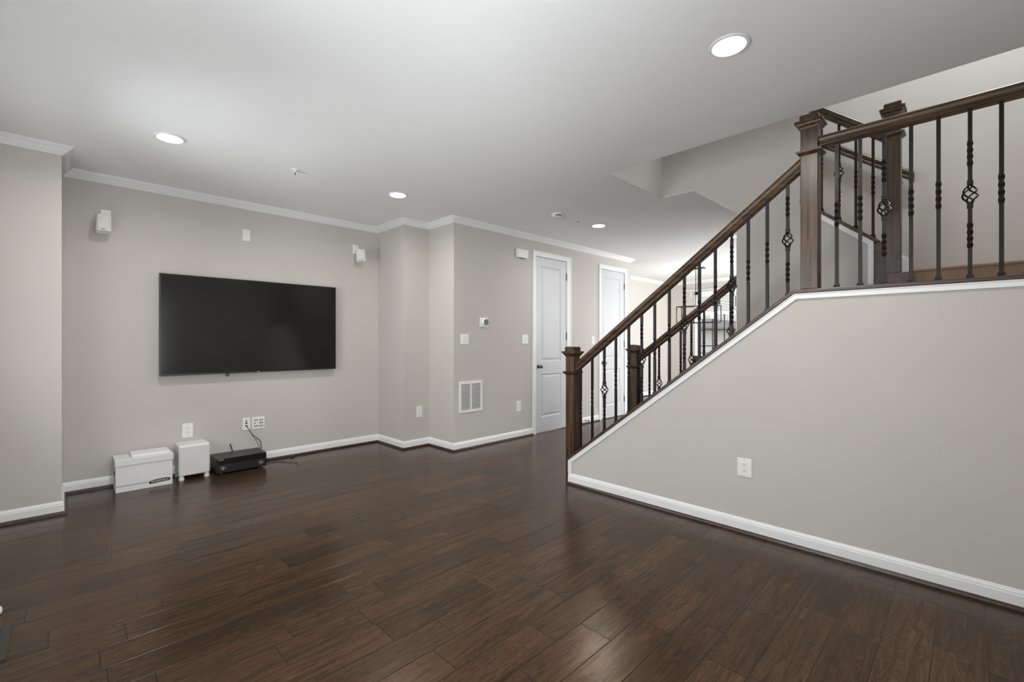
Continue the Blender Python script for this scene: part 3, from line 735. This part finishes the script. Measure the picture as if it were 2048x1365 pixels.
for k in range(12):
    a_ = 2 * math.pi * k / 12
    rg.box(3.610 + 0.028 * math.cos(a_) - 0.002, 3.610 + 0.028 * math.cos(a_) + 0.002, YH - 0.0378, YH - 0.0362, 1.475 + 0.028 * math.sin(a_) - 0.002, 1.475 + 0.028 * math.sin(a_) + 0.002)
for dx in (-0.009, 0.004): rg.box(3.610 + dx, 3.610 + dx + 0.006, YH - 0.0378, YH - 0.0362, 1.466, 1.484)
rg.build('display_marks', GREYINK, th)
vt = thing('air_return_vent', 'white louvred return air vent low on the hall wall', 'air vent', (3.398, YH, 0.604))
va0, va1, vz0, vz1 = 3.225, 3.572, 0.424, 0.784
f = MB(); bw = 0.028
for q in ((va0, va0 + bw, vz0 + bw, vz1 - bw), (va1 - bw, va1, vz0 + bw, vz1 - bw), (va0, va1, vz0, vz0 + bw), (va0, va1, vz1 - bw, vz1), (3.388, 3.408, vz0 + bw, vz1 - bw)): put(f, *q, 0, 0.009)
f.build('vent_frame', PLATE, vt)
put(MB(), va0 + 0.02, va1 - 0.02, vz0 + 0.02, vz1 - 0.02, 0.0, 0.001).build('vent_cavity', DARK, vt)
sl = MB(); n = 21
for i in range(n):
    z = vz0 + bw + (vz1 - vz0 - 2 * bw) * (i + 0.5) / n
    sl.add([(va0 + bw, YH - 0.0085, z + 0.002), (va1 - bw, YH - 0.0085, z + 0.002), (va1 - bw, YH - 0.002, z - 0.004), (va0 + bw, YH - 0.002, z - 0.004),
            (va0 + bw, YH - 0.0085, z + 0.0075), (va1 - bw, YH - 0.0085, z + 0.0075), (va1 - bw, YH - 0.002, z - 0.001), (va0 + bw, YH - 0.002, z - 0.001)],
           [(0, 3, 2, 1), (4, 5, 6, 7), (0, 1, 5, 4), (1, 2, 6, 5), (2, 3, 7, 6), (3, 0, 4, 7)])
sl.build('louvre', PLATE, vt)
ch = thing('door_chime', 'white door chime box high on the wall left of the first door', 'door chime', (4.25, YH, 2.38))
put(MB(), 4.145, 4.33, 2.325, 2.435, 0, 0.05).build('housing', PLATE, ch, bevel=0.006)
put(MB(), 4.19, 4.285, 2.3235, 2.326, 0.012, 0.04).build('chime_slot', GREYINK, ch)

# ------------------------------------------------------------------ wall speakers
def speaker(x, z, yaw, pitch, label, px_, pz0, pz1, pw):
    r = thing('wall_speaker', label, 'speaker', (x, YT, z), 'white satellite speakers')
    pt = plate_frame('Y', YT, -1)
    br = MB(); pt(br, px_ - pw / 2, px_ + pw / 2, pz0, pz1, 0, 0.022)
    br.tube([(px_, YT - 0.02, pz0 + 0.05), (px_, YT - 0.05, pz0 + 0.03), (x, YT - 0.085, z + 0.01)], 0.008, 8)
    br.build('bracket', PLATE, r, bevel=0.003)
    w_, d_, h_ = 0.098, 0.085, 0.145
    b = MB(); prof = [(-w_ / 2, d_), (-w_ / 2 + 0.0, 0.02), (-w_ / 2 + 0.014, 0.003), (w_ / 2 - 0.014, 0.003), (w_ / 2, 0.02), (w_ / 2, d_), (w_ / 2 - 0.02, d_ + 0.01), (-w_ / 2 + 0.02, d_ + 0.01)]
    b.prism(prof, 'Z', -h_ / 2, h_ / 2)
    g = MB().prism([(-w_ / 2 + 0.008, 0.006), (-w_ / 2 + 0.012, -0.002), (-0.02, -0.007), (0.02, -0.007), (w_ / 2 - 0.012, -0.002), (w_ / 2 - 0.008, 0.006)], 'Z', -h_ / 2 + 0.014, h_ / 2 - 0.006)
    lg = MB().box(-0.008, 0.008, -0.0045, -0.001, -h_ / 2 + 0.005, -h_ / 2 + 0.010)
    mx = Matrix.Translation((x, YT - 0.165, z)) @ Matrix.Rotation(R(yaw), 4, 'Z') @ Matrix.Rotation(R(pitch), 4, 'X')
    for mb, nm, mt, bv in ((b, 'cabinet', PLATE, 0.006), (g, 'grille', GRILLE, 0.004), (lg, 'emblem', GREYINK, 0)):
        mb.v = [tuple(mx @ Vector(p)) for p in mb.v]; mb.build(nm, mt, r, bevel=bv)
GRILLE = mat('white_speaker_cloth', (0.66, 0.65, 0.63), 0.9, noise=0.06, nscale=400, bump=0.1)
speaker(0.242, 2.235, -9, -12, 'white wall speaker near the left end of the television wall', 0.266, 2.28, 2.365, 0.068)
speaker(2.505, 2.265, -12, -12, 'white wall speaker near the right corner of the television wall', 2.498, 2.29, 2.40, 0.066)

# ------------------------------------------------------------------ television
tv = thing('television', 'large black flat television mounted on the far wall', 'television', (1.43, YT, 1.4))
tx0, tx1, tz0, tz1, ty = 0.624, 2.236, 0.932, 1.864, 5.135
MB().box(tx0, tx1, ty - 0.004, ty + 0.028, tz0, tz1).build('housing', BLACK, tv, bevel=0.003)
MB().box(tx0 + 0.009, tx1 - 0.009, ty - 0.0055, ty - 0.003, tz0 + 0.016, tz1 - 0.009).build('screen', SCREEN, tv)
MB().box(tx0 + 0.35, tx1 - 0.35, ty + 0.027, YT - 0.001, tz0 + 0.25, tz1 - 0.25).build('wall_mount', BLKMETAL, tv)
lgm = MB(); lgm.lathe([(0.0, 0), (0.0055, 0), (0.0055, -0.001), (0.0, -0.001)], (1.418, ty - 0.004, tz0 + 0.008), 'Y', 16); lgm.build('logo_dot', mat('red_grey', (0.35, 0.05, 0.08), 0.4, noise=0.02), tv)
text_mesh('logo', 'LG', 0.012, WHTINK, tv, (1.434, ty - 0.0045, tz0 + 0.008), (1, 0, 0), (0, 0, 1))
tor = MB()
tor.tube([(1.156 + 0.013 * math.cos(2 * math.pi * i / 24), ty + 0.005, tz0 - 0.014 + 0.012 * math.sin(2 * math.pi * i / 24)) for i in range(25)], 0.0042, 8)
tor.build('sensor_ring', BLACK, tv, smooth=True)

# ------------------------------------------------------------------ box, subwoofer, receiver
bx_ = thing('storage_box', 'white cardboard file box with a lid standing against the far wall', 'storage box', (0.5, 5.03, 0))
b0, b1, c0, c1 = 0.313, 0.690, 4.925, 5.16
MB().box(b0, b1, c0, c1, 0, 0.262).build('box_body', CARD, bx_, bevel=0.003)
MB().box(b0 - 0.006, b1 + 0.007, c0 - 0.007, c1 + 0.007, 0.215, 0.270).build('lid', CARD, bx_, bevel=0.004)
MB().box(b0 + 0.001, 0.522, c0 - 0.0006, c0, 0.048, 0.0535).box(0.672, b1 - 0.001, c0 - 0.0006, c0, 0.048, 0.0535).build('printed_stripe', GREYINK, bx_)
pm = MB().prism([(0.528, 0.030), (0.660, 0.037), (0.672, 0.037), (0.672, 0.062), (0.64, 0.066), (0.56, 0.062), (0.528, 0.052)], 'Y', c0 - 0.0008, c0); pm.build('printed_panel', BLKINK, bx_)
text_mesh('lettering', 'BANKERS BOX', 0.0175, WHTINK, bx_, (0.602, c0 - 0.001, 0.0485), (1, 0, 0.02), (0, 0, 1))
hd = MB().box(b0 - 0.0008, b0, 5.0, 5.09, 0.13, 0.16); hd.build('hand_hole', DARK, bx_)
MB().box(b0 - 0.0068, b0 - 0.004, 4.93, 4.95, 0.225, 0.262).box(b0 - 0.0068, b0 - 0.004, 5.12, 5.14, 0.225, 0.262).build('lid_fold_slot', GREYINK, bx_)
pk = MB().box(0.418, 0.676, 4.96, 5.15, 0.2701, 0.290).build('flat_carton', PAPER, None, bevel=0.003)
tag(pk, 'thin flat white carton lying on the lid of the file box', 'carton')
sw = thing('subwoofer', 'white cube subwoofer on small feet between the file box and the receiver', 'subwoofer', (0.86, 5.07, 0))
s0, s1, q0, q1 = 0.742, 0.978, 4.955, 5.195
MB().box(s0, s1, q0 + 0.012, q1, 0.035, 0.310).build('cabinet', PLATE, sw, bevel=0.012, seg=3)
MB().box(s0 + 0.008, s1 - 0.008, q0 + 0.003, q0 + 0.014, 0.042, 0.300).build('grille', GRILLE, sw, bevel=0.006)
for fx in (s0 + 0.022, s1 - 0.022):
    for fy in (q0 + 0.035, q1 - 0.035):
        MB().lathe([(0.0, 0), (0.023, 0), (0.022, 0.012), (0.016, 0.036), (0.0, 0.036)], (fx, fy, 0), 'Z', 16).build('foot', PLATE, sw, smooth=True)
rc = thing('receiver', 'black audio receiver with two knobs on the floor beside the subwoofer', 'audio receiver', (1.23, 5.05, 0))
r0, r1_, f0, f1 = 1.018, 1.440, 4.915, 5.185
MB().box(r0 + 0.002, r1_ - 0.002, f0 + 0.012, f1, 0.018, 0.152).build('case', BLKMETAL, rc, bevel=0.003)
MB().box(r0, r1_, f0 - 0.004, f0 + 0.013, 0.092, 0.151).build('display_window', GLOSSBLK, rc, bevel=0.002)
MB().box(r0, r1_, f0 - 0.002, f0 + 0.013, 0.018, 0.088).build('front_panel', BLACK, rc, bevel=0.002)
MB().box(r0, r1_, f0 - 0.006, f0 + 0.010, 0.088, 0.092).build('trim_strip', BLKMETAL, rc)
for kx, kr in ((1.074, 0.024), (1.396, 0.022)):
    MB().lathe([(0.0, 0), (kr + 0.004, 0), (kr + 0.004, -0.003), (kr, -0.004), (kr - 0.002, -0.018), (kr - 0.006, -0.021), (0.0, -0.021)], (kx, f0 - 0.002, 0.053), 'Y', 28).build('knob', KNOBM, rc, smooth=True)
MB().lathe([(0.0, 0), (0.006, 0), (0.006, -0.004), (0.0, -0.004)], (1.117, f0 - 0.002, 0.036), 'Y', 12).build('headphone_jack', NICKEL, rc)
for row, xs in ((0.060, (1.20, 1.225, 1.25, 1.275)), (0.042, (1.18, 1.205, 1.23, 1.27, 1.31, 1.34)), (0.03, (1.16, 1.25, 1.3))):
    for x in xs: MB().box(x - 0.004, x + 0.004, f0 - 0.0035, f0 - 0.001, row - 0.0018, row + 0.0018).build('button', NICKEL, rc)
text_mesh('lettering', 'YAMAHA', 0.011, WHTINK, rc, (1.055, f0 - 0.0045, 0.140), (1, 0, 0), (0, 0, 1))
for fx in (r0 + 0.05, r1_ - 0.05):
    for fy in (f0 + 0.04, f1 - 0.05): MB().lathe([(0.0, 0), (0.018, 0), (0.02, 0.018), (0.0, 0.018)], (fx, fy, 0), 'Z', 16).build('foot', BLACK, rc)
MB().tube([(1.215, f1 - 0.0, 0.10), (1.212, f1 + 0.003, 0.15), (1.190, f1 + 0.003, 0.225)], [0.005, 0.005, 0.0045], 10).build('antenna', BLACK, rc, smooth=True)
def spline(pts, n=8):
    out = []
    P = [Vector(p) for p in pts]; P = [P[0]] + P + [P[-1]]
    for i in range(1, len(P) - 2):
        for k in range(n):
            t = k / n
            out.append(0.5 * ((2 * P[i]) + (P[i + 1] - P[i - 1]) * t + (2 * P[i - 1] - 5 * P[i] + 4 * P[i + 1] - P[i + 2]) * t * t + (3 * P[i] - P[i - 1] - 3 * P[i + 1] + P[i + 2]) * t ** 3))
    return out + [P[-2]]
cb_ = MB().tube(spline([(1.336, YT - 0.008, 0.386), (1.340, YT - 0.035, 0.372), (1.385, YT - 0.022, 0.295), (1.435, YT - 0.018, 0.243), (1.466, YT - 0.014, 0.205), (1.470, YT - 0.012, 0.14), (1.462, YT - 0.012, 0.06)]), 0.0034, 8).build('cable', BLACK, None, smooth=True)
tag(cb_, 'thick black cable curving from the port plate down behind the receiver', 'cable')
cb2 = MB().tube(spline([(1.338, YT - 0.008, 0.384), (1.350, YT - 0.028, 0.352), (1.378, YT - 0.03, 0.300), (1.425, YT - 0.03, 0.215), (1.452, YT - 0.026, 0.14), (1.452, YT - 0.02, 0.05)]), 0.0018, 6).build('cable', BLACK, None, smooth=True)
tag(cb2, 'thin dark cable hanging straight beside the thick cable', 'cable')
cb3 = MB().tube(spline([(1.45, 5.165, 0.055), (1.50, 5.15, 0.04), (1.545, 5.10, 0.012), (1.60, 5.02, 0.005), (1.66, 4.93, 0.005), (1.715, 4.88, 0.005), (1.70, 4.80, 0.005), (1.685, 4.775, 0.005)]), 0.0032, 6).build('cable', PURPLE, None, smooth=True)
tag(cb3, 'violet cable snaking over the floor right of the receiver', 'cable')
cb4 = MB().tube(spline([(1.455, 5.158, 0.03), (1.53, 5.157, 0.012), (1.62, 5.155, 0.006), (1.70, 5.14, 0.006), (1.755, 5.125, 0.006), (1.785, 5.145, 0.02)]), 0.003, 6)
cb4.box(1.735, 1.775, 5.115, 5.14, 0.0005, 0.016); o_ = cb4.build('cable', BLACK, None)
tag(o_, 'black cable with a small plug lying along the baseboard', 'cable')

# ------------------------------------------------------------------ floor register, door stop, small cap
fr_ = thing('floor_register', 'dark metal slotted floor register at the lower left edge', 'floor register', (-0.225, 2.85, 0))
fm = MB(); X0_, X1_, Y0_, Y1_ = -0.31, -0.155, 2.66, 2.97
for q in ((X0_, X0_ + 0.03, Y0_, Y1_), (X1_ - 0.03, X1_, Y0_, Y1_), (X0_ + 0.03, X1_ - 0.03, Y0_, Y0_ + 0.022), (X0_ + 0.03, X1_ - 0.03, Y1_ - 0.022, Y1_)): fm.box(*q, 0.0002, 0.005)
for i in range(11):
    y = Y0_ + 0.022 + (Y1_ - Y0_ - 0.044) * (i + 0.5) / 11; fm.box(X0_ + 0.03, X1_ - 0.03, y - 0.006, y + 0.006, 0.0005, 0.004)
fm.build('grate', REGM, fr_)
MB().box(X0_ + 0.01, X1_ - 0.01, Y0_ + 0.01, Y1_ - 0.01, 0.0002, 0.0008).build('cavity', DARK, fr_)
g_ = MB().lathe([(0.0, 0), (0.014, 0.001), (0.019, 0.008), (0.02, 0.02), (0.017, 0.032), (0.010, 0.038), (0.0, 0.039)], (-0.2125, 3.125, 0), 'Z', 20).build('furniture_glide', PLATE, None, smooth=True)
tag(g_, 'small rounded white cap on the floor at the left edge above the register', 'floor cap')
dst = thing('door_stop', 'small door stop with a dark tip on the hall baseboard', 'door stop', (5.62, YH, 0.05))
MB().lathe([(0.0, -0.014), (0.012, -0.014), (0.008, -0.02), (0.0045, -0.024), (0.0045, -0.062), (0.0, -0.062)], (5.62, YH, 0.05), 'Y', 12).build('rod', GREYMET, dst)
MB().lathe([(0.0, -0.06), (0.009, -0.06), (0.009, -0.076), (0.0, -0.078)], (5.62, YH, 0.05), 'Y', 12).build('rubber_tip', BLACK, dst)

# ------------------------------------------------------------------ dining area: chandelier, curtain rod
cx, cy = 8.68, 3.69
cd = thing('chandelier', 'black linear cage chandelier with glowing bulbs in the dining area', 'chandelier', (cx, cy, ZC))
MB().box(cx - 0.05, cx + 0.05, cy - 0.12, cy + 0.12, ZC - 0.022, ZC - 0.0).build('canopy', IRON, cd)
for dy in (-0.05, 0.05): MB().tube([(cx, cy + dy, ZC - 0.02), (cx, cy + dy, 1.92)], 0.007, 8).build('rod', IRON, cd)
ca0, ca1, cz0, cz1 = cy - 0.38, cy + 0.38, 1.60, 1.92
cg = MB(); t_ = 0.007
for x in (cx - 0.11, cx + 0.11):
    for z in (cz0, cz1): cg.box(x - t_, x + t_, ca0, ca1, z - t_, z + t_)
    for y in (ca0, ca1): cg.box(x - t_, x + t_, y - t_, y + t_, cz0, cz1)
for y in (ca0, ca1):
    for z in (cz0, cz1): cg.box(cx - 0.11, cx + 0.11, y - t_, y + t_, z - t_, z + t_)
cg.box(cx - t_, cx + t_, ca0, ca1, cz1 - t_, cz1 + t_); cg.box(cx - t_, cx + t_, ca0, ca1, cz0 - t_, cz0 + t_)
cg.build('cage', IRON, cd)
for i, dy in enumerate((-0.27, -0.09, 0.09, 0.27)):
    y = cy + dy
    MB().lathe([(0.0, 0.0), (0.013, 0.0), (0.013, 0.075), (0.0, 0.075)], (cx, y, cz0), 'Z', 12).build('socket', IRON, cd)
    MB().lathe([(0.0, 0.07), (0.015, 0.078), (0.03, 0.115), (0.032, 0.14), (0.022, 0.175), (0.008, 0.2), (0.0, 0.203)], (cx, y, cz0), 'Z', 16).build('bulb', BULB, cd, smooth=True)
l_ = lamp('chandelier_lamp', 'POINT', (cx, cy, 1.72), 30, color=(1, 0.96, 0.9)); l_.data.shadow_soft_size = 0.1
l_.parent = cd; l_.location = (0, 0, 1.78 - ZC)
cr = thing('curtain_rod', 'thin white curtain rod above the dining window', 'curtain rod', (XW - 0.07, 4.0, 2.43))
MB().tube([(XW - 0.07, 4.72, 2.43), (XW - 0.07, 2.5, 2.43)], 0.011, 10).build('rod', TRIM, cr, smooth=True)
for y in (4.70, 3.6, 2.55): MB().box(XW - 0.08, XW, y - 0.012, y + 0.012, 2.415, 2.445).build('bracket', TRIM, cr)
MB().box(XW - 0.075, XW - 0.065, 4.60, 4.612, 2.27, 2.42).build('wand', TRIM, cr)
# ------------------------------------------------------------------ outside
struct(MB().box(-14, 40, -16, 22, -3.3, -3.2).build('ground', GRASS))
nh = thing('neighbour_house', 'white lap sided house seen through the dining window', 'house', (18, 6.4, -3.2))
hb = MB(); hb.box(11.4, 27, 6.4, 12, -3.2, 6.5)
for i in range(80):
    z = -2.0 + i * 0.105
    hb.add([(11.4, 6.4, z), (27, 6.4, z), (27, 6.382, z), (11.4, 6.382, z), (11.4, 6.4, z + 0.1), (27, 6.4, z + 0.1)],
           [(0, 1, 2, 3), (3, 2, 5, 4), (0, 3, 4), (1, 5, 2)])
hb.build('siding_wall', SIDING, nh)
for x in (16.62, 18.36):
    wf = MB().box(x - 0.2, x + 0.2, 6.33, 6.4, 2.5, 3.05).build('window', TRIM, nh)
    MB().box(x - 0.14, x + 0.14, 6.325, 6.335, 2.56, 2.98).build('pane', DARK, wf)
MB().prism([(6.38, 6.4), (12.2, 6.4), (9, 8.5)], 'X', 11.2, 27.2).build('roof', ROOF, nh)
MB().prism([(6.38, 2.02), (5.9, 1.72), (5.9, 1.66), (6.38, 1.66)], 'X', 13.0, 27).build('porch_roof', ROOF, nh)
